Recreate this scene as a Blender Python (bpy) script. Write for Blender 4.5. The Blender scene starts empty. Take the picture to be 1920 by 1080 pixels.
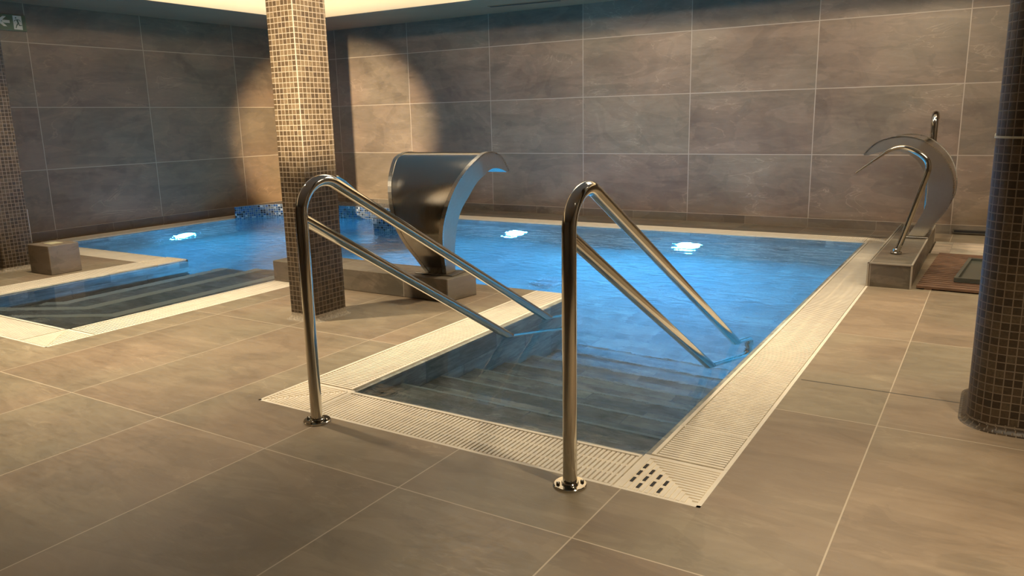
import bpy, bmesh, math, random
from mathutils import Vector, Matrix
random.seed(7)
C = bpy.context.scene.collection
scn = bpy.context.scene
R = math.radians

# ------------------------------------------------------------------ camera
def make_camera():
    yaw, pit, rol = R(31.886), R(12.2986), R(-1.2864)
    f = Vector((-math.sin(yaw)*math.cos(pit), math.cos(yaw)*math.cos(pit), -math.sin(pit)))
    right = Vector((math.cos(yaw), math.sin(yaw), 0))
    up = right.cross(f)
    r2 = math.cos(rol)*right + math.sin(rol)*up
    u2 = -math.sin(rol)*right + math.cos(rol)*up
    cam = bpy.data.cameras.new('camera'); o = bpy.data.objects.new('camera', cam); C.objects.link(o)
    m = Matrix((r2, u2, -f)).transposed().to_4x4(); m.translation = Vector((6.297, -7.8137, 1.0829))
    o.matrix_world = m
    cam.sensor_width = 36; cam.lens = 1458.33/1920*36; cam.clip_start = .02
    scn.camera = o
make_camera()

# ------------------------------------------------------------------ world, exposure
w = bpy.data.worlds.new('world'); scn.world = w; w.use_nodes = True
bg = w.node_tree.nodes['Background']; bg.inputs[0].default_value = (1, .8, .6, 1); bg.inputs[1].default_value = 0.02
scn.view_settings.view_transform = 'Standard'; scn.view_settings.look = 'None'
scn.view_settings.exposure = 0.0; scn.view_settings.gamma = 1.0
try:
    scn.view_settings.use_curve_mapping = False
except Exception:
    pass
cy = scn.cycles
cy.use_denoising = True
cy.max_bounces = 8; cy.diffuse_bounces = 3; cy.glossy_bounces = 4; cy.transmission_bounces = 5
cy.caustics_refractive = True; cy.caustics_reflective = False
cy.sample_clamp_indirect = 2.0; cy.blur_glossy = 0.5

WARM = (1.0, .84, .61)
FY = -5.565
# ------------------------------------------------------------------ lights of the room, with added fills
def area(name, loc, size, power, color=WARM, rot=(0, 0, 0), spread=180):
    l = bpy.data.lights.new(name, 'AREA'); l.shape = 'RECTANGLE'; l.size, l.size_y = size
    l.energy = power; l.color = color; l.spread = R(spread)
    o = bpy.data.objects.new(name, l); C.objects.link(o); o.location = loc; o.rotation_euler = rot
    return o
def spot(name, loc, target, power, angle, blend=.3, rad=.04, color=WARM):
    l = bpy.data.lights.new(name, 'SPOT'); l.energy = power; l.color = color
    l.spot_size = R(angle); l.spot_blend = blend; l.shadow_soft_size = rad
    o = bpy.data.objects.new(name, l); C.objects.link(o); o.location = loc
    o.rotation_euler = (Vector(target) - Vector(loc)).to_track_quat('-Z', 'Y').to_euler()
    return o
# broad warm area lights added under the tray for ambient fill
area('ambient_fill_light', (3.2, -3.4, 2.66), (1.2, 1.2), 26)
area('ambient_fill_light', (5.4, -3.0, 2.66), (1.2, 1.2), 34)
area('ambient_fill_light', (7.6, -3.4, 2.66), (1.0, 1.0), 30)
# LED cove strips washing the upstand of the tray
area('cove_strip_light', (3.6, -1.28, 2.30), (9.0, .05), 36, rot=(R(150), 0, 0))
area('cove_strip_light', (-.43, -5.2, 2.30), (.05, 8.0), 30, rot=(0, R(150), 0))
# recessed spots, with added fills marked below
spot('corner_spotlight', (8.9, -11.0, 2.62), (-.86, -.42, .88), 21000, 10.8, .5, .03)
spot('deck_spotlight', (2.3, -5.7, 2.65), (2.4, -5.6, 0), 480, 98, 1.0, .05)
spot('deck_spotlight', (4.6, -3.7, 2.65), (4.5, -4.3, 0), 260, 62, .9, .05)
spot('deck_spotlight', (7.0, -6.3, 2.65), (6.8, -6.2, 0), 300, 80, .9, .05)
spot('deck_spotlight', (6.3, -3.2, 2.65), (6.0, -3.6, 0), 170, 60, .9, .05)
spot('deck_spotlight', (.9, -4.7, 2.65), (.1, -4.7, 0), 200, 60, .8, .05)
spot('deck_spotlight', (6.7, -1.7, 2.65), (6.2, -.9, 0), 110, 46, .7, .05)  # added to brighten the pale tile at the back right
spot('deck_spotlight', (-.3, -3.0, 2.65), (-1.35, -3.1, 0), 34, 44, 1.0, .05)  # weak extra spot, added to lift the grating along the left wall
spot('wall_wash_light', (5.6, -2.2, 2.65), (4.8, 0, 1.3), 190, 110, 1.0, .1)
spot('wall_wash_light', (2.9, -2.2, 2.65), (2.4, 0, 1.3), 150, 110, 1.0, .1)

spot('wall_wash_light', (.7, -2.9, 2.65), (-1.72, -2.9, 1.3), 34, 100, 1.0, .1, (1, .72, .42))  # added warm wash, offsets the blue pool light on the left wall

# ------------------------------------------------------------------ material helpers
def new_mat(name):
    m = bpy.data.materials.new(name); m.use_nodes = True
    nt = m.node_tree; b = nt.nodes['Principled BSDF']
    return m, nt, b
class G:
    def __init__(s, nt): s.nt = nt
    def n(s, t, **k):
        x = s.nt.nodes.new(t)
        for a, v in k.items(): setattr(x, a, v)
        return x
    def l(s, a, b): s.nt.links.new(a, b)
    def math(s, op, a, b=None, c=None):
        x = s.n('ShaderNodeMath', operation=op)
        for i, v in enumerate((a, b, c)):
            if v is None: continue
            if isinstance(v, (int, float)): x.inputs[i].default_value = v
            else: s.l(v, x.inputs[i])
        return x.outputs[0]
    def mix(s, f, a, b, blend='MIX'):
        x = s.n('ShaderNodeMix', data_type='RGBA', blend_type=blend)
        for i, v in ((0, f), (6, a), (7, b)):
            if isinstance(v, (int, float)): x.inputs[i].default_value = v
            elif isinstance(v, tuple): x.inputs[i].default_value = (*v, 1)
            else: s.l(v, x.inputs[i])
        return x.outputs[2]
    def mapr(s, v, a, b, c=0., d=1., smooth=False):
        x = s.n('ShaderNodeMapRange'); s.l(v, x.inputs[0])
        if smooth: x.interpolation_type = 'SMOOTHSTEP'
        for i, q in zip((1, 2, 3, 4), (a, b, c, d)): x.inputs[i].default_value = q
        return x.outputs[0]
def slate(name, tw, th, ox, oy, gw, ca, cb, cg, rough=.5, scale=1.0, vary=.12, vein=.5, bump=.15, extra_y=None, grout_x=True, angle=.5, dark_y=None, streak=.5, stagger=0., cleft=1.):
    """Large slate-look tiles laid out over the UV map, which is in metres."""
    m, nt, b = new_mat(name); g = G(nt)
    uv = g.n('ShaderNodeUVMap'); sp = g.n('ShaderNodeSeparateXYZ'); g.l(uv.outputs[0], sp.inputs[0])
    v = g.math('SUBTRACT', sp.outputs[1], oy); u = g.math('SUBTRACT', sp.outputs[0], ox)
    fv = g.math('FLOOR', g.math('DIVIDE', v, th))
    if stagger: u = g.math('ADD', u, g.math('MULTIPLY', fv, stagger))
    fu = g.math('FLOOR', g.math('DIVIDE', u, tw))
    cell = g.n('ShaderNodeCombineXYZ'); g.l(fu, cell.inputs[0]); g.l(fv, cell.inputs[1])
    wn = g.n('ShaderNodeTexWhiteNoise', noise_dimensions='3D'); g.l(cell.outputs[0], wn.inputs['Vector'])
    off = g.n('ShaderNodeVectorMath', operation='MULTIPLY_ADD'); g.l(wn.outputs['Color'], off.inputs[0])
    off.inputs[1].default_value = (40, 40, 40)
    cu = g.n('ShaderNodeCombineXYZ'); g.l(u, cu.inputs[0]); g.l(v, cu.inputs[1]); g.l(cu.outputs[0], off.inputs[2])
    P = off.outputs[0]
    def noise(sc, det=6., dis=0., rg=.55, vec=None, lac=2.):
        x = g.n('ShaderNodeTexNoise'); x.inputs['Scale'].default_value = sc; x.inputs['Detail'].default_value = det
        x.inputs['Distortion'].default_value = dis; x.inputs['Roughness'].default_value = rg
        g.l(vec or P, x.inputs['Vector']); return x.outputs['Fac']
    mp = g.n('ShaderNodeMapping'); mp.inputs['Rotation'].default_value = (0, 0, angle); mp.inputs['Scale'].default_value = (1, 3.5, 1)
    g.l(P, mp.inputs[0])
    n1 = noise(1.3*scale, 5, .8); n2 = noise(2.2*scale, 8, 1.2, .6, mp.outputs[0]); n3 = noise(14*scale, 6, .3, .65, mp.outputs[0])
    t = g.math('ADD', g.math('MULTIPLY', n1, .5), g.math('ADD', g.math('MULTIPLY', n2, .35*2*streak), g.math('MULTIPLY', n3, .15)))
    t = g.mapr(t, .34 + .1*(streak-.5), .66 + .25*(streak-.5))
    col = g.mix(t, ca, cb)
    # cleft ridges: the steep flank of a distorted low noise is a light feathery edge
    vn = noise(1.1*scale, 7, 1.6, .5, mp.outputs[0])
    ridge = g.math('ABSOLUTE', g.math('SUBTRACT', vn, .5))
    ridge = g.mapr(ridge, 0., .012, 1., 0., True)
    msk = g.mapr(n1, .5, .62)
    lightc = tuple(min(1, x*1.35) for x in cb)
    col = g.mix(g.math('MULTIPLY', g.math('MULTIPLY', ridge, msk), vein), col, lightc)
    # split-stone layers: plateaus with crisp edges, a little lighter or darker than their surroundings
    lay = g.mapr(noise(.9*scale, 8, 1.1, .5, mp.outputs[0]), .495, .515, 0, 1, True)
    lay2 = g.mapr(noise(1.9*scale, 8, .9, .55), .56, .585, 0, 1, True)
    lv = g.math('ADD', 1-.09*cleft, g.math('ADD', g.math('MULTIPLY', lay, .20*cleft), g.math('MULTIPLY', lay2, -.16*cleft)))
    h0 = g.n('ShaderNodeHueSaturation'); g.l(col, h0.inputs['Color']); g.l(lv, h0.inputs['Value']); col = h0.outputs[0]
    fl = g.mapr(noise(7*scale, 3, .2, .6, mp.outputs[0]), .63, .70, 0, .22*cleft, True)
    col = g.mix(fl, col, lightc)
    hue = g.mix(g.mapr(noise(.7*scale, 3), .4, .6), (1.05, .985, .95), (.965, 1.0, .97)); col = g.mix(1., col, hue, 'MULTIPLY')
    vary_v = g.mapr(wn.outputs['Value'], 0, 1, 1-vary, 1+vary)
    hs = g.n('ShaderNodeHueSaturation'); g.l(col, hs.inputs['Color']); g.l(vary_v, hs.inputs['Value']); col = hs.outputs[0]
    dv = g.math('PINGPONG', v, th/2)
    grout = g.math('LESS_THAN', dv, gw/2)
    if grout_x:
        du = g.math('PINGPONG', u, tw/2); grout = g.math('MAXIMUM', grout, g.math('LESS_THAN', du, gw/2))
    if extra_y is not None:
        grout = g.math('MAXIMUM', grout, g.math('LESS_THAN', g.math('ABSOLUTE', g.math('SUBTRACT', sp.outputs[1], extra_y)), gw/2))
    col = g.mix(grout, col, cg)
    if dark_y is not None:
        dk = g.math('LESS_THAN', g.math('ABSOLUTE', g.math('SUBTRACT', sp.outputs[1], dark_y[0])), .004)
        dk = g.math('MULTIPLY', dk, g.math('GREATER_THAN', sp.outputs[0], dark_y[1]))
        col = g.mix(dk, col, (.03, .025, .02))
    g.l(col, b.inputs['Base Color'])
    rr = g.mapr(n3, .3, .7, rough-.07, rough+.1); g.l(rr, b.inputs['Roughness'])
    h = g.math('SUBTRACT', g.math('MULTIPLY', g.math('ADD', n3, g.math('MULTIPLY', vn, 1.5)), .5), grout)
    bp = g.n('ShaderNodeBump'); bp.inputs['Strength'].default_value = bump; bp.inputs['Distance'].default_value = .01
    g.l(h, bp.inputs['Height']); g.l(bp.outputs[0], b.inputs['Normal'])
    return m
def mosaic(name, pitch, gw, cols, cg, rough=.3, seed=0.):
    m, nt, b = new_mat(name); g = G(nt)
    uv = g.n('ShaderNodeUVMap'); sp = g.n('ShaderNodeSeparateXYZ'); g.l(uv.outputs[0], sp.inputs[0])
    u, v = sp.outputs[0], sp.outputs[1]
    cell = g.n('ShaderNodeCombineXYZ')
    g.l(g.math('FLOOR', g.math('DIVIDE', u, pitch)), cell.inputs[0]); g.l(g.math('FLOOR', g.math('DIVIDE', v, pitch)), cell.inputs[1]); cell.inputs[2].default_value = seed
    wn = g.n('ShaderNodeTexWhiteNoise', noise_dimensions='3D'); g.l(cell.outputs[0], wn.inputs['Vector'])
    cr = g.n('ShaderNodeValToRGB'); cr.color_ramp.interpolation = 'CONSTANT'
    e = cr.color_ramp.elements
    while len(e) < len(cols): e.new(.5)
    for i, (p, c) in enumerate(cols): e[i].position = p; e[i].color = (*c, 1)
    g.l(wn.outputs['Value'], cr.inputs[0])
    n = g.n('ShaderNodeTexNoise'); n.inputs['Scale'].default_value = 120; g.l(uv.outputs[0], n.inputs['Vector'])
    c1 = g.mix(g.mapr(n.outputs['Fac'], .35, .65, 0, .35), cr.outputs[0], (.01, .008, .005))
    du = g.math('PINGPONG', u, pitch/2); dv = g.math('PINGPONG', v, pitch/2)
    gr = g.math('LESS_THAN', g.math('MINIMUM', du, dv), gw/2)
    g.l(g.mix(gr, c1, cg), b.inputs['Base Color'])
    g.l(g.mapr(gr, 0, 1, rough, .8), b.inputs['Roughness'])
    bp = g.n('ShaderNodeBump'); bp.inputs['Strength'].default_value = .4; bp.inputs['Distance'].default_value = .002
    g.l(g.mapr(g.math('MINIMUM', du, dv), 0, gw, 0, 1), bp.inputs['Height']); g.l(bp.outputs[0], b.inputs['Normal'])
    return m
def plain(name, col, rough=.5, metal=0., noise=0., nscale=30, bump=0.):
    m, nt, b = new_mat(name); g = G(nt)
    b.inputs['Base Color'].default_value = (*col, 1); b.inputs['Roughness'].default_value = rough; b.inputs['Metallic'].default_value = metal
    tc = g.n('ShaderNodeTexCoord'); n = g.n('ShaderNodeTexNoise'); n.inputs['Scale'].default_value = nscale; n.inputs['Detail'].default_value = 5
    g.l(tc.outputs['Object'], n.inputs['Vector'])
    if noise:
        g.l(g.mix(g.mapr(n.outputs['Fac'], .3, .7), tuple(x*(1-noise) for x in col), tuple(min(1, x*(1+noise)) for x in col)), b.inputs['Base Color'])
    if bump:
        bp = g.n('ShaderNodeBump'); bp.inputs['Strength'].default_value = bump; bp.inputs['Distance'].default_value = .002
        g.l(n.outputs['Fac'], bp.inputs['Height']); g.l(bp.outputs[0], b.inputs['Normal'])
    return m
def steel(name, rough, col=(.62, .60, .56), stretch=(1, 60, 60), amt=.05):
    m, nt, b = new_mat(name); g = G(nt)
    b.inputs['Metallic'].default_value = 1; b.inputs['Base Color'].default_value = (*col, 1)
    tc = g.n('ShaderNodeTexCoord'); mp = g.n('ShaderNodeMapping'); mp.inputs['Scale'].default_value = stretch
    n = g.n('ShaderNodeTexNoise'); n.inputs['Scale'].default_value = 6; g.l(tc.outputs['Object'], mp.inputs[0]); g.l(mp.outputs[0], n.inputs['Vector'])
    g.l(g.mapr(n.outputs['Fac'], .3, .7, max(.02, rough-amt), rough+amt), b.inputs['Roughness'])
    return m

M = {}
M['wall_tile'] = slate('wall_slate_tile', 1.2, .60286, 0, .0837, .0075, (.160, .112, .074), (.292, .212, .143), (.45, .35, .25), rough=.48, vary=.10, vein=.7, cleft=.65, angle=.6, bump=.12)
M['wall_left_tile'] = slate('wall_slate_tile_side', 1.2, .60286, -1.206, .0837, .0075, (.152, .098, .053), (.278, .182, .101), (.43, .32, .20), rough=.48, vary=.10, vein=.7, cleft=.65, angle=-.6, bump=.12)  # same slate in browner tones, the colour offsetting blue light from the pool
M['floor_tile'] = slate('floor_slate_tile', .5886, 1.19, 6.023, -6.158, .0045, (.215, .162, .108), (.355, .280, .192), (.56, .46, .33), rough=.42, scale=1.3, vary=.06, vein=.4, bump=.10, angle=.2, cleft=.55, dark_y=(-4.586, 5.69), streak=.6)
M['strip_tile'] = slate('dark_strip_tile', .6, .3, 0, 0, .004, (.12, .095, .072), (.20, .16, .12), (.28, .23, .18), rough=.45)
M['pool_tile'] = slate('pool_slate_tile', .6, .3, 0, 0, .006, (.12, .13, .12), (.46, .47, .42), (.20, .22, .22), rough=.5, scale=2.2, vary=.22, vein=.4, bump=.2, streak=.6, stagger=.3)
M['beige_tile'] = slate('beige_cladding_tile', .62, .6, .1, -.3, .006, (.165, .135, .10), (.24, .20, .152), (.38, .33, .26), rough=.45, scale=1.6, vary=.05, vein=.3)
M['light_tile'] = slate('light_surround_tile', .6, .6, .05, .02, .004, (.62, .53, .41), (.74, .64, .50), (.50, .42, .33), rough=.4, scale=2)
M['brown_mosaic'] = mosaic('brown_glass_mosaic', .0275, .0035, [(0, (.060, .038, .018)), (.3, (.085, .055, .028)), (.55, (.048, .030, .015)), (.8, (.11, .075, .04))], (.215, .165, .115), rough=.45)
M['blue_mosaic'] = mosaic('blue_speckled_mosaic', .025, .003, [(0, (.11, .12, .12)), (.3, (.08, .11, .14)), (.55, (.02, .06, .14)), (.72, (.012, .014, .02)), (.88, (.36, .36, .33))], (.26, .25, .22), rough=.25)
M['cove_tile'] = plain('rough_beige_cove', (.33, .27, .19), .6, noise=.35, nscale=90)
M['grate'] = plain('cream_grating_plastic', (.96, .85, .68), .42, noise=.06, nscale=12)
M['gutter'] = plain('dark_gutter', (.10, .085, .06), .7); M['channel'] = plain('pale_channel', (.42, .35, .25), .7)  # channel: paler gutter copy, brightness of the far gratings put into its colour
M['chrome'] = steel('polished_steel', .09, (.60, .57, .50), amt=.02)
M['brushed'] = steel('brushed_steel', .30, (.42, .39, .34), amt=.05)
M['mirror_sheet'] = steel('mirror_steel_sheet', .16, (.40, .37, .32), (1, 40, 1), amt=.04)
M['satin_side'] = steel('satin_steel_side', .48, (.40, .36, .30), (8, 8, 8), .04)
M['soffit'] = plain('warm_tinted_soffit_paint', (.34, .185, .09), .7, noise=.06, nscale=3)  # grey soffit tinted orange-brown, the colour standing in for warm bounce light
M['tray'] = plain('cream_tray_paint', (.80, .66, .44), .8)
M['ceiling'] = plain('ceiling_paint', (.50, .44, .36), .8)
M['room'] = plain('far_wall_paint', (.30, .245, .19), .6, noise=.08, nscale=2)
M['green'] = plain('sign_green', (.035, .085, .03), .35)
M['sign_rim'] = plain('sign_rim', (.085, .11, .06), .3)
M['signwhite'] = plain('sign_white', (.66, .64, .50), .4)
M['wood'] = plain('red_brown_wood', (.20, .112, .068), .5, noise=.35, nscale=9)
M['dark'] = plain('dark_slot', (.012, .010, .009), .6)
M['greyplate'] = plain('grey_green_plate', (.12, .125, .10), .25, noise=.1)
M['nosing'] = plain('pale_nosing', (.46, .52, .50), .5)
M['strip'] = plain('cream_step_strip', (.90, .92, .78), .5)
M['white_fitting'] = plain('white_fitting', (.75, .78, .78), .4)

def lamp_mat(name, power):
    m, nt, b = new_mat(name)
    b.inputs['Base Color'].default_value = (.8, .9, 1, 1)
    b.inputs['Emission Color'].default_value = (.03, .405, 1.0, 1); b.inputs['Emission Strength'].default_value = power
    return m
M['lamp'] = lamp_mat('blue_lamp_glow', 4000); M['lamp_dim'] = lamp_mat('blue_lamp_glow_weaker', 2000)
def water_mat():
    m = bpy.data.materials.new('pool_water'); m.use_nodes = True; nt = m.node_tree; g = G(nt)
    for x in list(nt.nodes): nt.nodes.remove(x)
    out = g.n('ShaderNodeOutputMaterial'); gl = g.n('ShaderNodeBsdfGlass'); gl.inputs['IOR'].default_value = 1.333
    gl.inputs['Roughness'].default_value = 0.0; gl.inputs['Color'].default_value = (.93, .98, 1, 1)
    tc = g.n('ShaderNodeTexCoord')
    mp = g.n('ShaderNodeMapping'); mp.inputs['Rotation'].default_value = (0, 0, .5); mp.inputs['Scale'].default_value = (1, 1.8, 1)
    g.l(tc.outputs['Object'], mp.inputs[0])
    n = g.n('ShaderNodeTexNoise'); n.inputs['Scale'].default_value = 6.5; n.inputs['Detail'].default_value = 4; n.inputs['Distortion'].default_value = .6
    g.l(mp.outputs[0], n.inputs['Vector'])
    bp = g.n('ShaderNodeBump'); bp.inputs['Strength'].default_value = .65; bp.inputs['Distance'].default_value = .02
    # livelier in the middle of the basin, still in the shallow entry bays
    sp = g.n('ShaderNodeSeparateXYZ'); g.l(tc.outputs['Object'], sp.inputs[0])
    amp = g.mapr(sp.outputs[1], -4.6, -2.6, .10, 1., True)
    edge = g.mapr(sp.outputs[1], FY+.17, FY+.02, 0., .9, True)          # water laps along the front edge
    amp = g.math('MAXIMUM', amp, edge)
    g.l(g.math('MULTIPLY', n.outputs['Fac'], amp), bp.inputs['Height']); g.l(bp.outputs[0], gl.inputs['Normal'])
    g.l(gl.outputs[0], out.inputs[0]); return m
M['water'] = water_mat()

# ------------------------------------------------------------------ mesh helpers
def link(name, bm, mat, parent=None, smooth=False):
    me = bpy.data.meshes.new(name); bm.normal_update(); bm.to_mesh(me); bm.free()
    mats = mat if isinstance(mat, (list, tuple)) else [mat]
    for x in mats: me.materials.append(x)
    if smooth:
        for p in me.polygons: p.use_smooth = True
        try: me.set_sharp_from_angle(angle=R(smooth if smooth is not True else 35))
        except Exception: pass
    o = bpy.data.objects.new(name, me); C.objects.link(o)
    if parent: o.parent = parent
    return o
def thing(name, label, cat, loc=(0, 0, 0), rz=0, group=None):
    o = bpy.data.objects.new(name, None); C.objects.link(o); o.location = loc; o.rotation_euler = (0, 0, rz)
    o['label'] = label; o['category'] = cat
    if group: o['group'] = group
    return o
def tag(o, label, cat, group=None):
    o['label'] = label; o['category'] = cat
    if group: o['group'] = group
    return o
def structure(o): o['kind'] = 'structure'; return o
def boxuv(bm, mode='auto', off=(0, 0)):
    """UV in metres: floors take (x,y), faces along x take (x,z), faces along y take (y,z)."""
    uv = bm.loops.layers.uv.verify(); bm.normal_update()
    for f in bm.faces:
        n = f.normal
        for lp in f.loops:
            c = lp.vert.co
            if abs(n.z) > .7: a = (c.x, c.y)
            elif abs(n.y) >= abs(n.x): a = (c.x, c.z)
            else: a = (c.y, c.z)
            lp[uv].uv = (a[0]+off[0], a[1]+off[1])
def box(bm, x0, x1, y0, y1, z0, z1):
    vs = [bm.verts.new(p) for p in ((x0, y0, z0), (x1, y0, z0), (x1, y1, z0), (x0, y1, z0), (x0, y0, z1), (x1, y0, z1), (x1, y1, z1), (x0, y1, z1))]
    for q in ((3, 2, 1, 0), (4, 5, 6, 7), (0, 1, 5, 4), (1, 2, 6, 5), (2, 3, 7, 6), (3, 0, 4, 7)): bm.faces.new([vs[i] for i in q])
    return vs
def boxes(name, lst, mat, parent=None, bevel=0, uv=True):
    bm = bmesh.new()
    for b in lst: box(bm, *b)
    if bevel: bmesh.ops.bevel(bm, geom=bm.edges[:], offset=bevel, segments=2, affect='EDGES', profile=.5)
    if uv: boxuv(bm)
    return link(name, bm, mat, parent)
def prism(bm, pts, z0, z1):
    a = [bm.verts.new((x, y, z0)) for x, y in pts]; b = [bm.verts.new((x, y, z1)) for x, y in pts]
    n = len(pts); bm.faces.new(a[::-1]); bm.faces.new(b)
    for i in range(n): bm.faces.new((a[i], a[(i+1) % n], b[(i+1) % n], b[i]))
def ring(center, tangent, up, ra, rb, seg):
    t = tangent.normalized(); s = t.cross(up).normalized(); u = s.cross(t).normalized()
    return [center + s*ra*math.cos(2*math.pi*k/seg) + u*rb*math.sin(2*math.pi*k/seg) for k in range(seg)]
def tube(bm, pts, r, seg=20, up=None, caps=True):
    """A swept tube; r is one radius or a list of (side, up) half sizes."""
    pts = [Vector(p) for p in pts]; n = len(pts)
    up = Vector(up) if up else None
    rows = []
    prev = None
    for i, p in enumerate(pts):
        t = (pts[min(i+1, n-1)] - pts[max(i-1, 0)])
        if up is not None: uu = up
        else:
            uu = prev if prev is not None else (Vector((1, 0, 0)) if abs(t.normalized().x) < .9 else Vector((0, 1, 0)))
            uu = uu - uu.project(t.normalized()); prev = uu.normalized(); uu = prev
        rr = r[i] if isinstance(r, (list, tuple)) else (r, r)
        if not isinstance(rr, (list, tuple)): rr = (rr, rr)
        rows.append([bm.verts.new(q) for q in ring(p, t, uu, rr[0], rr[1], seg)])
    for a, b in zip(rows, rows[1:]):
        for k in range(seg): bm.faces.new((a[k], a[(k+1) % seg], b[(k+1) % seg], b[k]))
    if caps: bm.faces.new(rows[0][::-1]); bm.faces.new(rows[-1])
    bmesh.ops.recalc_face_normals(bm, faces=bm.faces[:])
def fillet(pts, rads, seg=10):
    """Polyline with rounded corners."""
    P = [Vector(p) for p in pts]; out = [P[0]]
    for i in range(1, len(P)-1):
        a, b, c = P[i-1], P[i], P[i+1]; r = rads[i-1]
        u = (a-b).normalized(); v = (c-b).normalized(); th = u.angle(v)
        if r <= 0 or th > 3.1: out.append(b); continue
        d = min(r/math.tan(th/2), (a-b).length*.49, (c-b).length*.49); r = d*math.tan(th/2)
        cen = b + (u+v).normalized()*(r/math.sin(th/2))
        s = b+u*d-cen; e = b+v*d-cen; ang = s.angle(e)
        for k in range(seg+1):
            t = k/seg; out.append(cen + (s*math.sin((1-t)*ang) + e*math.sin(t*ang))/math.sin(ang))
    out.append(P[-1]); return out
def cyl(bm, x, y, z0, z1, r, seg=32, bev=0):
    rs = [(z0, r), (z1-bev, r), (z1, r-bev)] if bev else [(z0, r), (z1, r)]
    rows = [[bm.verts.new((x+q*math.cos(2*math.pi*k/seg), y+q*math.sin(2*math.pi*k/seg), z)) for k in range(seg)] for z, q in rs]
    for a, b in zip(rows, rows[1:]):
        for k in range(seg): bm.faces.new((a[k], a[(k+1) % seg], b[(k+1) % seg], b[k]))
    bm.faces.new(rows[0][::-1]); bm.faces.new(rows[-1])

# ------------------------------------------------------------------ key plan dimensions (metres)
WX, PXL, PXR, PYB = -1.72, -1.34, 5.40, -.76       # left wall, pool left / right / back edge
FY = -5.565                                          # front edge of both entry bays
BXL = 4.13                                           # left edge of the near bay
DY = -3.57                                           # back edge of the middle deck
LX0, LX1, LYB = .65, 2.00, -3.82                     # far-left bay
GW = .275                                            # grating width
WZ = -.012                                           # water level
PD = -1.08                                           # pool depth
ZC, ZT = 2.25, 2.72

# ------------------------------------------------------------------ floor with the pool cut out
def floor_rects():
    g = GW; ol, orr = BXL-g, PXR+g
    r = [(-1.72, 9.2, -11.5, FY-g),                    # front deck
         (orr, 9.2, FY-g, -1.12), (orr, 9.2, -.49, 0),   # right deck
         (LX1+g, ol, FY-g, DY-.0),                     # middle deck
         (WX, LX0-g, FY-g, LYB-g),                     # left deck
         (WX, orr, -.49, 0)]                            # strip below the back wall
    return r
bm = bmesh.new()
R_ = floor_rects()
for i, (x0, x1, y0, y1) in enumerate(R_[:5]):
    if i == 3: y1 = DY-.022
    box(bm, x0, x1, y0, y1, -.12, 0)
boxuv(bm); structure(link('floor', bm, M['floor_tile']))
structure(boxes('trim_1', [(WX, PXR+GW, -.485, 0, -.12, 0)], M['strip_tile']))
structure(boxes('trim_2', [(PXR+GW+.25, 9.2, -1.12, -.49, -.12, .001)], M['light_tile']))
# ------------------------------------------------------------------ pool shell
T = .25
walls = [('wall_pool_back', (PXL-T, PXR+T, PYB, PYB+T)), ('wall_pool_left', (PXL-T, PXL, LYB, PYB)), ('wall_pool_right', (PXR, PXR+T, FY-T, PYB)),
         ('wall_bay_front', (BXL-T, PXR, FY-T, FY)), ('wall_bay_left', (BXL-T, BXL, FY, DY)),
         ('wall_deck_back', (LX1+.01, BXL-T, DY-T, DY)), ('wall_side_bay_right', (LX1, LX1+T, FY, DY-T)),
         ('wall_side_bay_front', (LX0-T, LX1+T, FY-T, FY)), ('wall_side_bay_left', (LX0-T, LX0, FY, LYB)), ('wall_left_deck', (PXL-T, LX0-T, LYB-T, LYB))]
for n, (x0, x1, y0, y1) in walls:
    structure(boxes(n, [(x0, x1, y0, y1, PD-.05, -.045)], M['pool_tile']))
bm = bmesh.new()
for r in ((PXL-T, PXR+T, DY, PYB+T), (BXL, PXR, FY-T, DY), (LX0, LX1, FY-T, DY)): box(bm, *r, PD-.1, PD)
boxuv(bm); structure(link('floor_pool', bm, M['pool_tile']))
# narrow tile rim of the pool wall that rises to the water line
rims = [(PXL-.02, PXR+.02, PYB, PYB+.022), (PXL-.022, PXL, LYB, PYB), (PXR, PXR+.022, FY, PYB), (BXL, PXR+.022, FY-.022, FY), (BXL-.022, BXL, FY-.022, DY),
        (LX1-.0, BXL, DY-.022, DY), (LX1, LX1+.022, FY, DY-.022), (LX0, LX1+.022, FY-.022, FY), (LX0-.022, LX0, FY-.022, LYB), (PXL-.022, LX0, LYB-.022, LYB)]
structure(boxes('trim_3', [(*r, -.05, WZ+.004) for r in rims], M['pool_tile']))

# ------------------------------------------------------------------ water
bm = bmesh.new()
def sheet(x0, x1, y0, y1, nx=1, ny=1):
    vs = [[bm.verts.new((x0+(x1-x0)*i/nx, y0+(y1-y0)*j/ny, WZ)) for i in range(nx+1)] for j in range(ny+1)]
    for j in range(ny):
        for i in range(nx): bm.faces.new((vs[j][i], vs[j][i+1], vs[j+1][i+1], vs[j+1][i]))
xs = [PXL, LX0, LX1, BXL, PXR]; ys = [FY, LYB, DY, PYB]
V = {}
def vv(i, j):
    if (i, j) not in V: V[(i, j)] = bm.verts.new((xs[i], ys[j], WZ))
    return V[(i, j)]
for i, j in ((1, 0), (3, 0), (0, 1), (1, 1), (3, 1), (0, 2), (1, 2), (2, 2), (3, 2)):
    bm.faces.new((vv(i, j), vv(i+1, j), vv(i+1, j+1), vv(i, j+1)))
wat = link('pool_water', bm, M['water']); tag(wat, 'clear blue-lit water filling the indoor pool and its two stepped bays', 'water'); wat['kind'] = 'stuff'

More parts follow.
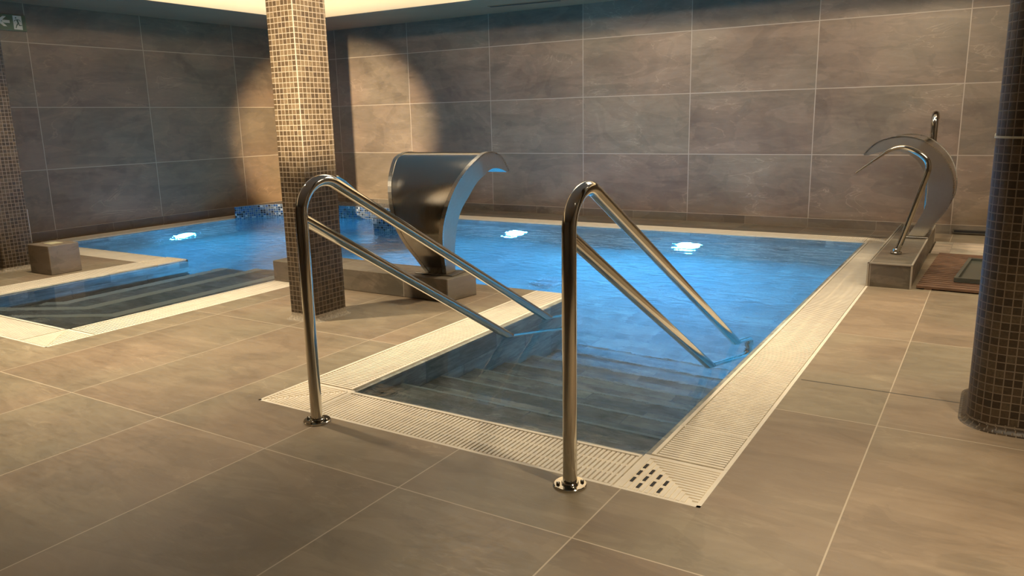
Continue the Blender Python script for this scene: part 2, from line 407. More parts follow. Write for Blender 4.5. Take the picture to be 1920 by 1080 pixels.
# ------------------------------------------------------------------ overflow gratings
def grating(label, x0, x1, y0, y1, along, gap=.0030, chan='gutter', group='cream overflow gratings round the pool'):
    """Slats lie across the channel; 'along' is the axis the channel runs along."""
    root = thing('overflow_grating', label, 'grating', (x0, y0, 0), 0, group)
    lx, ly = x1-x0, y1-y0; L = lx if along == 'x' else ly; Wd = ly if along == 'x' else lx
    bmf = bmesh.new(); bms = bmesh.new()
    def bx(bm, a0, a1, w0, w1, z0, z1):
        if along == 'x': box(bm, a0, a1, w0, w1, z0, z1)
        else: box(bm, w0, w1, a0, a1, z0, z1)
    bx(bmf, 0, L, 0, .014, -.04, 0); bx(bmf, 0, L, Wd-.014, Wd, -.04, 0)
    bx(bmf, 0, .006, .014, Wd-.014, -.04, 0); bx(bmf, L-.006, L, .014, Wd-.014, -.04, 0)
    n = max(1, int(L/.0168)); p = L/n
    for k in range(n):
        a = k*p; bx(bms, a+gap, a+p-gap, .018, Wd-.018, -.02, -.0012)
    for q in (.09, Wd-.09): bx(bms, 0, L, q-.006, q+.006, -.02, -.004)
    fr = link('frame', bmf, M['grate'], root); sl = link('slats', bms, M['grate'], root)
    bmg = bmesh.new(); bx(bmg, 0, L, .004, Wd-.004, -.044, -.038); link('channel', bmg, M[chan], root)
    return root
g = GW
def corner(label, x0, x1, y0, y1, sx, sy, style='mitre'):
    """Corner plate; (sx, sy) points from the pool corner outwards."""
    root = thing('grating_corner', label, 'grating', ((x0+x1)/2, (y0+y1)/2, 0), 0, 'corner plates of the overflow grating')
    h = (x1-x0)/2
    bm = bmesh.new(); box(bm, -h, h, -h, h, -.04, -.004)
    box(bm, -h, h, h*sy-(.012 if sy > 0 else 0), h*sy+(.012 if sy < 0 else 0), -.004, 0)
    box(bm, h*sx-(.012 if sx > 0 else 0), h*sx+(.012 if sx < 0 else 0), -h, h, -.004, 0)
    link('plate', bm, M['grate'], root)
    bm = bmesh.new(); n = 15; p = (2*h-.03)/n
    for k in range(n):
        a = -h+.015+k*p
        # ribs parallel to x fill the triangle next to the side run, ribs parallel to y the other one
        ext = (a+p/2+h) if sy > 0 else (h-(a+p/2))     # distance from the inner edge, growing outwards
        d = max(.0, ext-.02)
        # triangle beside the right/left run (outer in x)
        xa, xb = (-h+ext+.006, h-.016) if sx > 0 else (-h+.016, h-ext-.006)
        if xb-xa > .01: box(bm, xa, xb, a+.003, a+p-.003, -.004, -.0005)
    link('rib', bm, M['grate'], root)
    bm = bmesh.new()
    for k in range(n):
        a = -h+.015+k*p
        exx = (a+p/2+h) if sx > 0 else (h-(a+p/2))
        ya, yb = (-h+exx+.006, h-.016) if sy > 0 else (-h+.016, h-exx-.006)
        if yb-ya > .01 and style == 'mitre': box(bm, a+.003, a+p-.003, ya, yb, -.004, -.0005)
        if yb-ya > .03 and style == 'slots':
            box(bm, a+.002, a+p-.002, ya, yb, -.004, -.001)
    link('rib', bm, M['grate'], root)
    if style == 'slots':
        for k in range(1, n, 2):
            a = -h+.015+k*p; exx = (a+p/2+h)
            lo, hi = -h+.03, h-exx-.02
            y = lo + (.0 if (k//2) % 2 else .03)
            while y+.03 < hi:
                bm = bmesh.new(); box(bm, a+p*.2, a+p*.8, y, y+.032, -.003, .0006); y += .052
                link('drain_slot', bm, M['dark'], root)
    return root
grating('cream slatted grating along the front edge of the near bay, between the rail posts', BXL, PXR, FY-g, FY-.022, 'x')
grating('long cream slatted grating down the right edge of the pool', PXR+.022, PXR+g, FY+.28, PYB, 'y')
grating('short cream grating module at the front right, just behind the corner plate', PXR+.022, PXR+g, FY, FY+.278, 'y')
grating('cream slatted grating on the left edge of the near stepped bay', BXL-g, BXL-.022, FY, DY-.022, 'y')
grating('narrow cream grating at the foot of the long back wall', PXL, PXR, PYB+.022, PYB+g, 'x', .0018, 'channel')
grating('narrow cream grating at the foot of the dark left wall', PXL-g, PXL-.022, LYB, PYB, 'y', .0018, 'channel')
grating('cream grating on the right edge of the far-left bay, left of the middle column', LX1+.022, LX1+g, FY, DY-.022, 'y')
grating('cream grating on the front edge of the far-left bay at the left frame border', LX0, LX1, FY-g, FY-.022, 'x')
grating('cream grating on the deck edge of the far-left bay, in front of the cube', LX0-g, LX0-.022, FY, LYB-g, 'y')
grating('cream grating behind the cube, beside the lamp-lit left water', PXL, LX0-g, LYB-g, LYB-.022, 'x')
corner('perforated cream corner plate at the front right of the near bay', PXR+.002, PXR+g, FY-g, FY-.002, 1, -1, 'slots')
corner('mitred cream corner plate behind the left rail post', BXL-g, BXL-.002, FY-g, FY-.002, -1, -1)
corner('cream corner plate at the tip of the far-left bay grating', LX1+.002, LX1+g, FY-g, FY-.002, 1, -1)
corner('cream corner plate at the deck tip where the far-left bay meets the pool', LX0-g, LX0-.002, LYB-g, LYB-.002, 1, 1)
corner('cream corner plate at the far right end of the pool below the back wall', PXR+.002, PXR+g, PYB+.002, PYB+g, 1, 1)
corner('cream corner plate in the far left pool corner behind the mosaic ledge', PXL-g, PXL-.002, PYB+.002, PYB+g, -1, 1)

# ------------------------------------------------------------------ steps under water
root = thing('pool_steps', 'submerged slate tiled steps with pale nosings between the two handrails', 'steps', (BXL, FY, PD))
for k in range(7):
    y0 = FY + .29*k; y1 = FY + .29*(k+1)+.0; z = -.15*(k+1)
    if z <= PD+.02: break
    bm = bmesh.new(); box(bm, .004, PXR-BXL-.004, y0-FY+.004*(k == 0), y1-FY, 0.002, z-PD); 
    for v in bm.verts: v.co += Vector((BXL, FY, PD))
    boxuv(bm)
    for v in bm.verts: v.co -= Vector((BXL, FY, PD))
    st = link('step', bm, M['pool_tile'], root)
    bm = bmesh.new(); box(bm, .002, PXR-BXL-.002, y1-FY-.014, y1-FY+.003, z-PD-.012, z-PD+.002)
    link('nosing', bm, M['nosing'], st)
root = thing('pool_steps', 'submerged steps with broad cream strips in the far-left bay', 'steps', (LX1, FY, PD))
for k, (xx, yy) in enumerate(((1.70, -5.14), (1.20, -5.02), (.76, -4.93))):
    z = -.17*(k+1); ex = max(LX0+.008, xx-.62); ey = yy-(xx-ex)*.62
    pts = [(LX1-.004, FY+.006), (LX1-.004, DY-.001), (xx, DY-.001), (xx, yy), (ex, max(ey, FY+.02)), (ex, FY+.006)]
    pts = pts[::-1]
    bm = bmesh.new(); prism(bm, pts, PD+.002, z); bmesh.ops.recalc_face_normals(bm, faces=bm.faces[:]); boxuv(bm)
    for v in bm.verts: v.co -= Vector((LX1, FY, PD)); 
    # keep only the part this step adds: inner steps stand on it and are taller
    st = link('step', bm, M['pool_tile'], root)
    wd = .09; bm = bmesh.new()
    d = Vector((ex-xx, max(ey, FY+.02)-yy, 0)).normalized(); nrm = Vector((-d.y, d.x, 0))
    if nrm.x < 0: nrm = -nrm
    bi = Vector((xx+wd, yy-.02, 0))
    q = [(xx, DY-.004), (xx, yy), (ex+.002, max(ey, FY+.02)), (ex+.002+nrm.x*wd, max(FY+.012, max(ey, FY+.02)+nrm.y*wd)), (xx+wd, yy-.03), (xx+wd, DY-.004)]
    prism(bm, q, z-.01, z+.004); bmesh.ops.recalc_face_normals(bm, faces=bm.faces[:])
    for v in bm.verts: v.co -= Vector((LX1, FY, PD))
    link('step_strip', bm, M['strip'], st)

# ------------------------------------------------------------------ room walls and ceiling
bm = bmesh.new(); box(bm, WX-.2, 9.4, 0, .2, -.2, 3.0); boxuv(bm); structure(link('wall_back', bm, M['wall_tile']))
bm = bmesh.new(); box(bm, WX-.2, WX, -11.7, 0, -.2, 3.0); boxuv(bm); structure(link('wall_left', bm, M['wall_left_tile']))
structure(boxes('wall_right', [(9.2, 9.4, -11.7, 0, -.2, 3.0)], M['room']))
structure(boxes('wall_front', [(WX, 9.2, -11.7, -11.5, -.2, 3.0)], M['room']))
structure(boxes('baseboard_back', [(WX, 9.2, -.004, .01, 0, .0837)], M['strip_tile']))
structure(boxes('baseboard_left', [(WX-.01, WX+.004, -11.5, -.004, 0, .0837)], M['strip_tile']))
structure(boxes('ceiling', [(WX-.2, 9.4, -11.7, .2, ZT, ZT+.1)], M['ceiling']))
structure(boxes('ceiling_soffit', [(WX, 9.2, -.995, 0, ZC, ZC+.05), (WX, -.69, -11.5, -.995, ZC, ZC+.05)], M['soffit']))
structure(boxes('trim_4', [(-.69, 9.2, -.997, -.96, ZC+.001, ZT), (-.72, -.688, -11.5, -.96, ZC+.001, ZT)], M['tray']))
t = thing('ceiling_vent', 'dark linear slot vent in the grey soffit above the back wall', 'vent', (1.96, -.47, ZC))
bm = bmesh.new(); box(bm, -.42, .42, -.03, .03, -.006, 0); o = link('frame', bm, M['soffit'], t)
bm = bmesh.new(); box(bm, -.40, .40, -.018, -.004, -.0085, -.004); box(bm, -.40, .40, .004, .018, -.0085, -.004); link('slot', bm, M['dark'], t)
t.rotation_euler = (0, 0, R(6))

# ------------------------------------------------------------------ columns
def rrect(hx, hy, r, seg):
    pts = []
    for cx, cy_, a0 in ((hx-r, hy-r, 0), (-hx+r, hy-r, 90), (-hx+r, -hy+r, 180), (hx-r, -hy+r, 270)):
        for k in range(seg+1):
            a = R(a0+90*k/seg); pts.append((cx+r*math.cos(a), cy_+r*math.sin(a)))
    return pts
def profile_loft(bm, levels, r, seg, uvl):
    """levels: (z, hx, hy, vcoord)"""
    rows = []
    for z, hx, hy, rr, v in levels:
        pts = rrect(hx, hy, rr, seg); n = len(pts)
        L = [0.]
        for i in range(n): L.append(L[-1]+math.hypot(pts[(i+1) % n][0]-pts[i][0], pts[(i+1) % n][1]-pts[i][1]))
        rows.append(([bm.verts.new((x, y, z)) for x, y in pts], L, v))
    n = len(rows[0][0])
    for (a, La, va), (b, Lb, vb) in zip(rows, rows[1:]):
        for i in range(n):
            j = (i+1) % n; f = bm.faces.new((a[i], a[j], b[j], b[i]))
            for lp, (u, v) in zip(f.loops, ((La[i], va), (La[i+1], va), (La[i+1], vb), (La[i], vb))): lp[uvl].uv = (u, v)
    bm.faces.new(rows[0][0][::-1]); bm.faces.new(rows[-1][0])
def column(label, cx, cy_, hx, hy, r, seg, cove_h, cove_w, cmat):
    t = thing('column', label, 'column', (cx, cy_, 0), 0, 'mosaic columns')
    bm = bmesh.new(); uvl = bm.loops.layers.uv.verify()
    profile_loft(bm, [(0, hx, hy, r, 0), (ZT, hx, hy, r, ZT)], r, seg, uvl)
    link('shaft', bm, M['brown_mosaic'], t, smooth=25)
    bm = bmesh.new(); uvl = bm.loops.layers.uv.verify()
    lv = []
    for k in range(5):
        q = k/4; e = cove_w*(1-math.sin(q*math.pi/2)); lv.append((cove_h*(1-math.cos(q*math.pi/2)), hx+e, hy+e, r+e, .03*q+.001))
    profile_loft(bm, lv, r, seg, uvl)
    link('cove_base', bm, cmat, t, smooth=25)
    return t
cL = column('square brown mosaic column on the middle deck, behind the left handrail', 3.061, -4.715, .1, .12, .012, 3, .038, .030, M['cove_tile'])
cR = column('rounded dark brown mosaic column cut off by the right frame edge', 6.56, -4.60, .275, .24, .10, 8, .03, .024, M['brown_mosaic'])
cF = column('brown mosaic column at the left frame edge beside the cube', -.33, -4.72, .13, .12, .012, 3, .03, .03, M['cove_tile'])
bm = bmesh.new(); uvl = bm.loops.layers.uv.verify()
profile_loft(bm, [(.985, .279, .244, .10, 0), (.992, .279, .244, .10, .01)], .1, 8, uvl); link('steel_band', bm, M['signwhite'], cR)

# ------------------------------------------------------------------ handrails
def handrail(label, x, y, bolt_rot):
    t = thing('handrail', label, 'handrail', (x, y, 0), 0, 'steel entry handrails')
    r = .0215
    # outer loop: post, bend, sloping top rail, turned back under water into the lower rail
    P = [(0, 0, .006), (0, .005, .965), (0, 1.95, -.135), (0, 1.95, -.40), (0, .07, .715-.035)]
    P = [(0, 0, .006), (0, .004, .96), (0, 2.00, -.143), (0, 2.02, -.42), (0, 1.345, -.0)]
    top = fillet([P[0], P[1], P[2], P[3], (0, 1.36, -.018)], [.115, .05, .06], 14)
    bm = bmesh.new(); tube(bm, top, r, 24, up=(1, 0, 0)); link('top_rail', bm, M['chrome'], t, smooth=40)
    bm = bmesh.new(); tube(bm, [(0, .012, .752), (0, 1.36, -.018)], r*.95, 24, up=(1, 0, 0)); link('lower_rail', bm, M['chrome'], t, smooth=40)
    bm = bmesh.new(); cyl(bm, 0, 0, 0, .008, .050, 40, .002); fl = link('flange', bm, M['chrome'], t, smooth=30)
    for k in range(4):
        a = R(bolt_rot+90*k); bm = bmesh.new(); cyl(bm, .037*math.cos(a), .037*math.sin(a), .007, .016, .006, 12, .003)
        link('bolt', bm, M['chrome'], fl, smooth=30)
    bm = bmesh.new(); cyl(bm, 0, 0, .007, .014, .026, 32, .002); link('collar', bm, M['chrome'], fl, smooth=30)
    return t
handrail('left chrome handrail, its post standing on the left end of the front grating', 4.237, -5.892, 15)
handrail('right chrome handrail, nearest the camera, its post near the perforated corner plate', 5.293, -5.894, 40)

# ------------------------------------------------------------------ plinths
def plinth(name, label, pts, h, mat, loc):
    bm = bmesh.new(); prism(bm, [(x, y) for x, y in pts], .0, h); bmesh.ops.recalc_face_normals(bm, faces=bm.faces[:])
    bmesh.ops.bevel(bm, geom=bm.edges[:], offset=.004, segments=1, affect='EDGES'); boxuv(bm)
    for v in bm.verts: v.co -= Vector(loc)
    o = link(name, bm, mat); o.location = loc; tag(o, label, 'plinth', 'tiled plinths'); return o
plinth('plinth', 'low tiled plinth carrying the large cascade beside the middle column', [(2.02, -4.12), (3.04, -4.125), (3.538, -4.118), (3.575, -3.86), (3.38, -3.83), (2.9, -3.84), (2.02, -3.80)], .143, M['beige_tile'], (2.8, -4, 0))
def rplinth():
    t = thing('plinth', 'long tiled plinth carrying the right-hand cascade, on the right pool edge', 'plinth', (5.79, -1.58, 0), 0, 'tiled plinths')
    bm = bmesh.new(); box(bm, -.123, .123, -.98, .98, 0, .150)
    for v in bm.verts: v.co += Vector((5.79, -1.58, 0))
    boxuv(bm)
    for v in bm.verts: v.co -= Vector((5.79, -1.58, 0))
    link('cladding', bm, M['beige_tile'], t)
    e = .010; bm = bmesh.new()
    for sx in (-1, 1):
        for sy in (-1, 1): box(bm, sx*.123-e/2, sx*.123+e/2, sy*.98-e/2, sy*.98+e/2, 0, .153)
        box(bm, sx*.123-e/2, sx*.123+e/2, -.98, .98, .145, .1535)
        box(bm, -.123, .123, sx*.98-e/2, sx*.98+e/2, .145, .1535)
    link('edge_profile', bm, plain('pale_edge_profile', (.48, .42, .33), .4), t)
rplinth()
t = thing('plinth', 'pale tiled cube on the left deck beside the left frame column', 'plinth', (.02, -4.75, 0), R(1))
bm = bmesh.new(); box(bm, 0, .285, 0, .235, 0, .222); bmesh.ops.bevel(bm, geom=bm.edges[:], offset=.004, segments=1, affect='EDGES'); boxuv(bm, off=(.12, .02)); link('cladding', bm, M['beige_tile'], t)
bm = bmesh.new(); box(bm, .09, .20, .07, .165, .2215, .2245); link('top_inlay', bm, plain('cream_inlay', (.62, .57, .36), .4), t)

# ------------------------------------------------------------------ cascades
OUT = [(.373, .613), (.30, .694), (.198, .735), (.092, .740), (-.007, .711), (-.096, .645), (-.170, .555), (-.214, .428), (-.214, .300), (-.170, .195), (-.105, .095), (-.047, 0)]
INN = [(.350, .607), (.243, .637), (.157, .640), (.087, .620), (.023, .572), (-.026, .482), (-.054, .386), (-.046, .240), (-.002, .124), (.060, 0)]
def smoothline(p, n):
    out = []; m = len(p)
    for i in range(n+1):
        t = i/n*(m-1); k = min(int(t), m-2); f = t-k
        a, b, c, d = (Vector(p[max(k-1, 0)]), Vector(p[k]), Vector(p[k+1]), Vector(p[min(k+2, m-1)]))
        out.append(.5*((2*b)+(c-a)*f+(2*a-5*b+4*c-d)*f*f+(3*b-a-3*c+d)*f**3))
    return out
def cascade(label, loc, rz, bw=.074, kw=.232):
    t = thing('water_cascade', label, 'fountain', loc, rz, 'curved steel water cascades')
    N = 40; o_ = smoothline([Vector(p) for p in OUT][::-1], N); i_ = smoothline([Vector(p) for p in INN][::-1], N)
    L = [0.]
    for a, b in zip(o_, o_[1:]): L.append(L[-1]+(b-a).length)
    hw = [bw + kw*min(1, (l/L[-1])/.66)**1.0 for l in L]
    # local: u -> +x (spout direction), width -> y
    def P(p, y): return Vector((p.x, y, p.y))
    # outer mirror sheet between the edge trims
    def strip(bm, line, ya, yb, lift=0., flip=False):
        prev = None
        for k, p in enumerate(line):
            q = P(p, ya(k)), P(p, yb(k))
            if lift:
                tn = (line[min(k+1, N)]-line[max(k-1, 0)]).normalized(); nn = Vector((-tn.y, 0, tn.x))*lift
                q = q[0]+nn, q[1]+nn
            cur = [bm.verts.new(z) for z in q]
            if prev: bm.faces.new((prev[0], prev[1], cur[1], cur[0]) if not flip else (cur[0], cur[1], prev[1], prev[0]))
            prev = cur
    tr = .022
    bm = bmesh.new(); strip(bm, o_, lambda k: -hw[k]+tr, lambda k: hw[k]-tr, 0); 
    s = link('outer_sheet', bm, M['mirror_sheet'], t, smooth=60)
    bm = bmesh.new(); strip(bm, i_, lambda k: -hw[k]+.001, lambda k: hw[k]-.001, 0, True)
    link('inner_sheet', bm, M['mirror_sheet'], t, smooth=60)
    for sg in (-1, 1):
        bm = bmesh.new(); prev = None
        for k in range(N+1):
            cur = [bm.verts.new(P(o_[k], sg*hw[k])), bm.verts.new(P(i_[k], sg*hw[k]))]
            if prev: bm.faces.new((prev[0], cur[0], cur[1], prev[1]))
            prev = cur
        bmesh.ops.recalc_face_normals(bm, faces=bm.faces[:])
        link('side_panel', bm, M['satin_side'], t, smooth=60)
        bm = bmesh.new(); rows = []
        for k in range(N+1):
            tn = (o_[min(k+1, N)]-o_[max(k-1, 0)]).normalized(); nn = Vector((tn.y, 0, -tn.x))
            a = P(o_[k], sg*(hw[k]+.001)); b = P(o_[k], sg*(hw[k]-tr-.004))
            c0 = Vector(((o_[N//2]+i_[N//2])/2).to_3d()) 
            out_ = nn if nn.dot(P(o_[k], 0)-P(i_[k], 0)) > 0 else -nn
            rows.append([bm.verts.new(a-out_*.006), bm.verts.new(a+out_*.003), bm.verts.new(b+out_*.003), bm.verts.new(b-out_*.006)])
        for a, b in zip(rows, rows[1:]):
            for q in range(4): bm.faces.new((a[q], a[(q+1) % 4], b[(q+1) % 4], b[q]))
        bm.faces.new(rows[0][::-1]); bm.faces.new(rows[-1]); bmesh.ops.recalc_face_normals(bm, faces=bm.faces[:])
        link('edge_trim', bm, M['brushed'], t)
    # tip lip where the water leaves
    bm = bmesh.new(); a, b = o_[N], i_[N]; w_ = hw[N]
    q = [bm.verts.new(P(a, -w_)), bm.verts.new(P(a, w_)), bm.verts.new(P(b, w_)), bm.verts.new(P(b, -w_))]; bm.faces.new(q); link('outlet_lip', bm, M['brushed'], t)
    bm = bmesh.new(); box(bm, -.085, .095, -.14, .14, -.0, .006); bmesh.ops.bevel(bm, geom=bm.edges[:], offset=.002, segments=1, affect='EDGES'); link('base_plate', bm, M['brushed'], t)
    return t
cascade('large curved steel water cascade with mirror front on the plinth beside the middle column', (3.375, -3.965, .1445), R(94))
cascade('curved steel water cascade seen side-on at the far end of the right plinth', (5.835, -1.27, .1545), R(180))

# ------------------------------------------------------------------ cannon spouts
def spout(label, loc, rz, flat=.045, grp='chrome swan-neck spouts'):
    t = thing('swan_neck_spout', label, 'spout', loc, rz, grp)
    pts = [(0, 0, 0), (-.03, 0, .10), (-.078, 0, .285), (-.134, 0, .50), (-.143, 0, .56), (-.128, 0, .612), (-.074, 0, .657), (.006, 0, .69), (.082, 0, .675), (.172, 0, .610), (.278, 0, .525)]
    P = smooth3(pts, 60); r = []
    for k in range(61):
        q = k/60; a = max(0, (q-.62)/.38)
        r.append((.0185 + a*(flat-.0185), .0185*(1-a)+.0055*a))
    bm = bmesh.new(); tube(bm, P, r, 20, up=(0, 1, 0) if False else None); 
    bm.free(); bm = bmesh.new()
    rows = []
    for k, p in enumerate(P):
        tn = (P[min(k+1, 60)]-P[max(k-1, 0)]).normalized(); s = Vector((0, 1, 0)); u = tn.cross(s).normalized()
        rows.append([bm.verts.new(p + s*r[k][0]*math.cos(2*math.pi*q/20) + u*r[k][1]*math.sin(2*math.pi*q/20)) for q in range(20)])
    for a, b in zip(rows, rows[1:]):
        for q in range(20): bm.faces.new((a[q], a[(q+1) % 20], b[(q+1) % 20], b[q]))
    bm.faces.new(rows[0][::-1]); bm.faces.new(rows[-1]); bmesh.ops.recalc_face_normals(bm, faces=bm.faces[:])
    link('pipe', bm, M['chrome'], t, smooth=50)
    bm = bmesh.new(); cyl(bm, 0, 0, 0, .008, .036, 32, .002); link('flange', bm, M['chrome'], t, smooth=30)
    bm = bmesh.new(); cyl(bm, .0, 0, .007, .03, .022, 24, .003); link('collar', bm, M['chrome'], t, smooth=30)
    return t
def smooth3(p, n):
    p = [Vector(q) for q in p]; out = []; m = len(p)
    for i in range(n+1):
        t = i/n*(m-1); k = min(int(t), m-2); f = t-k
        a, b, c, d = p[max(k-1, 0)], p[k], p[k+1], p[min(k+2, m-1)]
        out.append(.5*((2*b)+(c-a)*f+(2*a-5*b+4*c-d)*f*f+(3*b-a-3*c+d)*f**3))
    return out
spout('chrome swan-neck spout on the near end of the right plinth, in front of the cascade', (5.782, -2.156, .156), R(180))
spout('chrome swan-neck spout mostly hidden behind the middle column, its flat tip showing', (2.10, -3.53-.05, 0), R(90), .05)
bpy.data.objects[-1] if False else None
t = thing('pipe_spout', 'upright chrome pipe with rounded top rising behind the right-hand cascade', 'spout', (5.855, -.85, .1535))
bm = bmesh.new(); tube(bm, smooth3([(0, 0, 0), (0, 0, .3), (0, 0, .62), (0, -.0, .80), (0, .02, .868), (0, .07, .892), (0, .13, .86)], 30), .026, 24, up=(1, 0, 0)); link('pipe', bm, M['chrome'], t, smooth=50)
bm = bmesh.new(); cyl(bm, 0, 0, 0, .008, .045, 32, .002); link('flange', bm, M['chrome'], t, smooth=30)

# ------------------------------------------------------------------ underwater lamps
def lamp(label, loc, rz, mat='lamp'):
    t = thing('underwater_lamp', label, 'lamp', loc, rz, 'round blue underwater lamps')
    bm = bmesh.new(); seg = 40
    for y0, y1, r0, r1 in ((0, -.02, .13, .13), (-.02, -.02, .13, .10)):
        pass
    rows = [[bm.verts.new((r*math.cos(2*math.pi*k/seg), y, r*math.sin(2*math.pi*k/seg))) for k in range(seg)] for y, r in ((0, .122), (-.006, .118), (-.007, .098), (-.002, .096))]
    for a, b in zip(rows, rows[1:]):
        for k in range(seg): bm.faces.new((a[k], a[(k+1) % seg], b[(k+1) % seg], b[k]))
    bmesh.ops.recalc_face_normals(bm, faces=bm.faces[:]); link('ring', bm, M['white_fitting'], t, smooth=40)
    bm = bmesh.new(); rows = []
    for q in range(7):
        a = q/7*math.pi/2; rows.append([bm.verts.new((.088*math.cos(a)*math.cos(2*math.pi*k/seg), -.006-.035*math.sin(a), .088*math.cos(a)*math.sin(2*math.pi*k/seg))) for k in range(seg)])
    for a, b in zip(rows, rows[1:]):
        for k in range(seg): bm.faces.new((a[k], a[(k+1) % seg], b[(k+1) % seg], b[k]))
    bm.faces.new(rows[-1]); bm.faces.new(rows[0][::-1]); bmesh.ops.recalc_face_normals(bm, faces=bm.faces[:])
    link('lens', bm, M[mat], t)
lamp('glowing underwater lamp in the back wall behind the big cascade', (1.962, PYB, -.66), 0)
lamp('glowing underwater lamp in the back wall right of the near rail post', (3.874, PYB, -.66), 0)
lamp('glowing underwater lamp in the left pool wall above the far-left bay', (PXL, -2.433, -.70), R(90), 'lamp_dim')
def inlet(label, loc, rz):
    t = thing('pool_inlet', label, 'inlet', loc, rz, 'white round pool inlets')
    bm = bmesh.new(); seg = 24
    rows = [[bm.verts.new((r*math.cos(2*math.pi*k/seg), y, r*math.sin(2*math.pi*k/seg))) for k in range(seg)] for y, r in ((0, .05), (-.01, .048), (-.012, .02), (-.004, .018))]
    for a, b in zip(rows, rows[1:]):
        for k in range(seg): bm.faces.new((a[k], a[(k+1) % seg], b[(k+1) % seg], b[k]))
    bm.faces.new(rows[-1]); bmesh.ops.recalc_face_normals(bm, faces=bm.faces[:]); link('rosette', bm, M['white_fitting'], t)
inlet('white round inlet low in the back pool wall between the two lamps', (2.45, PYB, -.98), 0)
inlet('white round inlet in the left pool wall beside the lamp there', (PXL, -2.75, -.80), R(90))
t = thing('floor_drain', 'pale square drain cover on the blue pool floor behind the deck tip', 'drain', (3.21, -2.27, PD))
boxes('cover', [(-.11, .11, -.11, .11, 0, .012)], M['white_fitting'], t, .003)
bm = bmesh.new()
for k in range(6): box(bm, -.08, .08, -.085+k*.031, -.075+k*.031, .0121, .0135)
link('slot', bm, M['gutter'], t)

# ------------------------------------------------------------------ blue mosaic spa ledges
def block(label, pts, z0, z1):
    bm = bmesh.new(); prism(bm, pts, z0, z1); bmesh.ops.recalc_face_normals(bm, faces=bm.faces[:]); boxuv(bm)
    o = link('mosaic_ledge', bm, M['blue_mosaic']); tag(o, label, 'ledge'); return o
fr = [(-1.334, -1.72), (-1.26, -1.46), (-1.14, -1.29), (-.95, -1.19), (-.6, -1.15), (.1, -1.13), (.64, -1.12)]
block('speckled blue and white mosaic ledge filling the far left pool corner', fr + [(.64, PYB-.006), (-1.334, PYB-.006)], PD+.004, .13)
block('small blue mosaic block rising from the water left of the big cascade', [(.86, -1.76), (1.16, -1.72), (1.40, -1.62), (1.36, -1.42), (.84, -1.46)], PD+.004, .105)

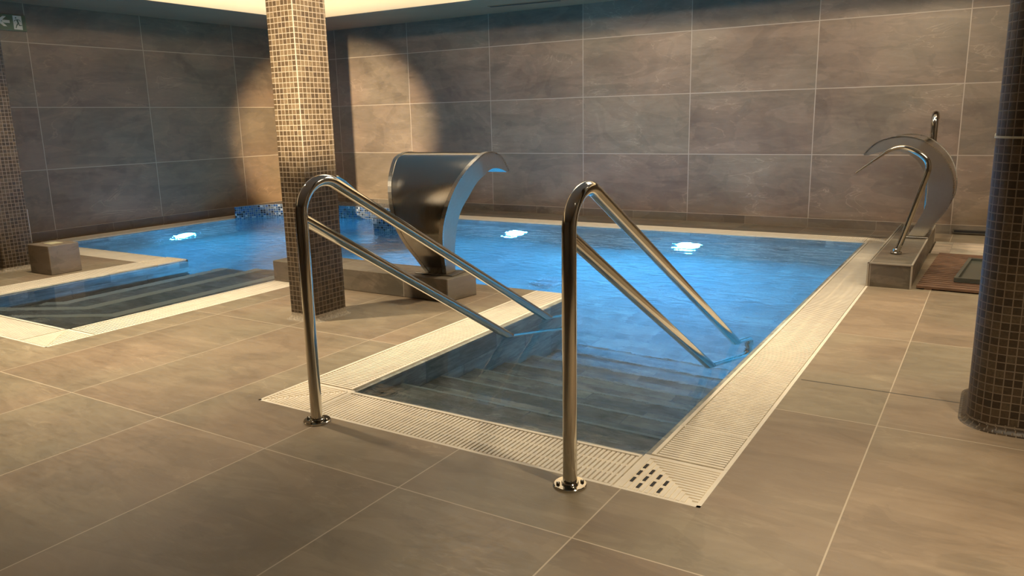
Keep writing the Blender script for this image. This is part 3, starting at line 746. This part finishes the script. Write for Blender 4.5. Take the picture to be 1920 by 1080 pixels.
# ------------------------------------------------------------------ exit sign
def exit_sign():
    yR, z0, z1 = -3.603, 1.991, 2.139; H = z1-z0; W = .375
    t = thing('exit_sign', 'green emergency exit sign with running figure and left arrow on the left wall', 'sign', (WX, yR, z0))
    boxes('rim', [(0, .012, -W, 0, 0, H)], M['sign_rim'], t, .002); boxes('panel', [(.0122, .0145, -W+.008, -.008, .008, H-.008)], M['green'], t)
    S = .000362
    def flat(name, polys, mat, x0, x1, par=None):
        bm = bmesh.new()
        for p in polys:
            a = [bm.verts.new((x0, -(600-s)*S, H-(y-380)*S)) for s, y in p]; b = [bm.verts.new((x1, -(600-s)*S, H-(y-380)*S)) for s, y in p]
            bm.faces.new(a); bm.faces.new(b[::-1])
            for i in range(len(p)): bm.faces.new((a[i], a[(i+1) % len(p)], b[(i+1) % len(p)], b[i]))
        bmesh.ops.recalc_face_normals(bm, faces=bm.faces[:]); return link(name, bm, mat, par or t)
    door = flat('door_pictogram', [[(272, 404), (487, 404), (487, 748), (272, 748)]], M['signwhite'], .0146, .0152)
    def limb(a, b, w):
        d = Vector((b[0]-a[0], b[1]-a[1])); n = Vector((-d.y, d.x)).normalized()*w/2
        return [(a[0]+n.x, a[1]+n.y), (b[0]+n.x, b[1]+n.y), (b[0]-n.x, b[1]-n.y), (a[0]-n.x, a[1]-n.y)]
    head = [(345+19*math.cos(k*.6), 458+19*math.sin(k*.6)) for k in range(10)]
    man = [head, limb((368, 498), (398, 600), 40), limb((375, 505), (320, 518), 17), limb((324, 514), (293, 548), 16), limb((378, 500), (430, 508), 17), limb((426, 504), (452, 545), 16),
           limb((390, 590), (345, 650), 26), limb((348, 645), (320, 715), 22), limb((396, 590), (420, 650), 26), limb((412, 645), (478, 640), 20)]
    for q, poly in enumerate(man): flat('figure', [poly], M['green'], .0153, .0156+q*.00004, door) if q == 0 else None
    flat('running_figure', man[1:], M['green'], .0153, .0157, door)
    ar = [(185, 527), (185, 598), (-5, 598), (110, 688), (30, 688), (-130, 562), (30, 434), (110, 434), (-5, 527)]
    flat('arrow', [[(185, 530), (185, 600), (0, 600), (0, 530)], [(110, 438), (-30, 565), (-140, 565), (25, 438)], [(110, 688), (-30, 560), (-140, 560), (25, 688)]], M['signwhite'], .0146, .0152)
exit_sign()

# ------------------------------------------------------------------ right corner: shower mat, plate, wall slot
t = thing('duckboard', 'slatted red-brown wooden duckboard behind the right column', 'mat', (6.31, -1.9, 0), R(-2))
for k in range(21):
    a = -.64+k*.064
    o = boxes('slat', [(-.345, .30, a, a+.05, .008, .022)], M['wood'], t, uv=False)
boxes('batten', [(-.30, -.26, -.64, .69, 0, .008), (.22, .26, -.64, .69, 0, .008)], M['wood'], t, uv=False)
t = thing('tray', 'grey-green shallow tray lying on the wooden duckboard behind the right column', 'tray', (6.31, -1.96, .0225), R(-4))
boxes('base', [(-.15, .2, -.38, .42, 0, .012)], M['greyplate'], t, .003)
boxes('rim', [(-.15, -.13, -.38, .42, .012, .03), (-.13, .2, -.38, -.36, .012, .03), (-.13, .2, .40, .42, .012, .03)], M['greyplate'], t)
t = thing('wall_vent', 'dark horizontal slot grille low on the back wall at the right', 'vent', (6.18, -.004, .014))
boxes('frame', [(-.16, .22, -.014, 0, 0, .035)], M['gutter'], t); boxes('slot', [(-.15, .21, -.0155, -.0135, .008, .027)], M['dark'], t)
o = boxes('low_partition', [(-.045, .03, -.04, .04, 0, .33)], M['light_tile'], None, .003); o.location = (-1.66, -3.93, 0)
tag(o, 'short pale upright panel against the left wall beside the left frame column', 'panel')
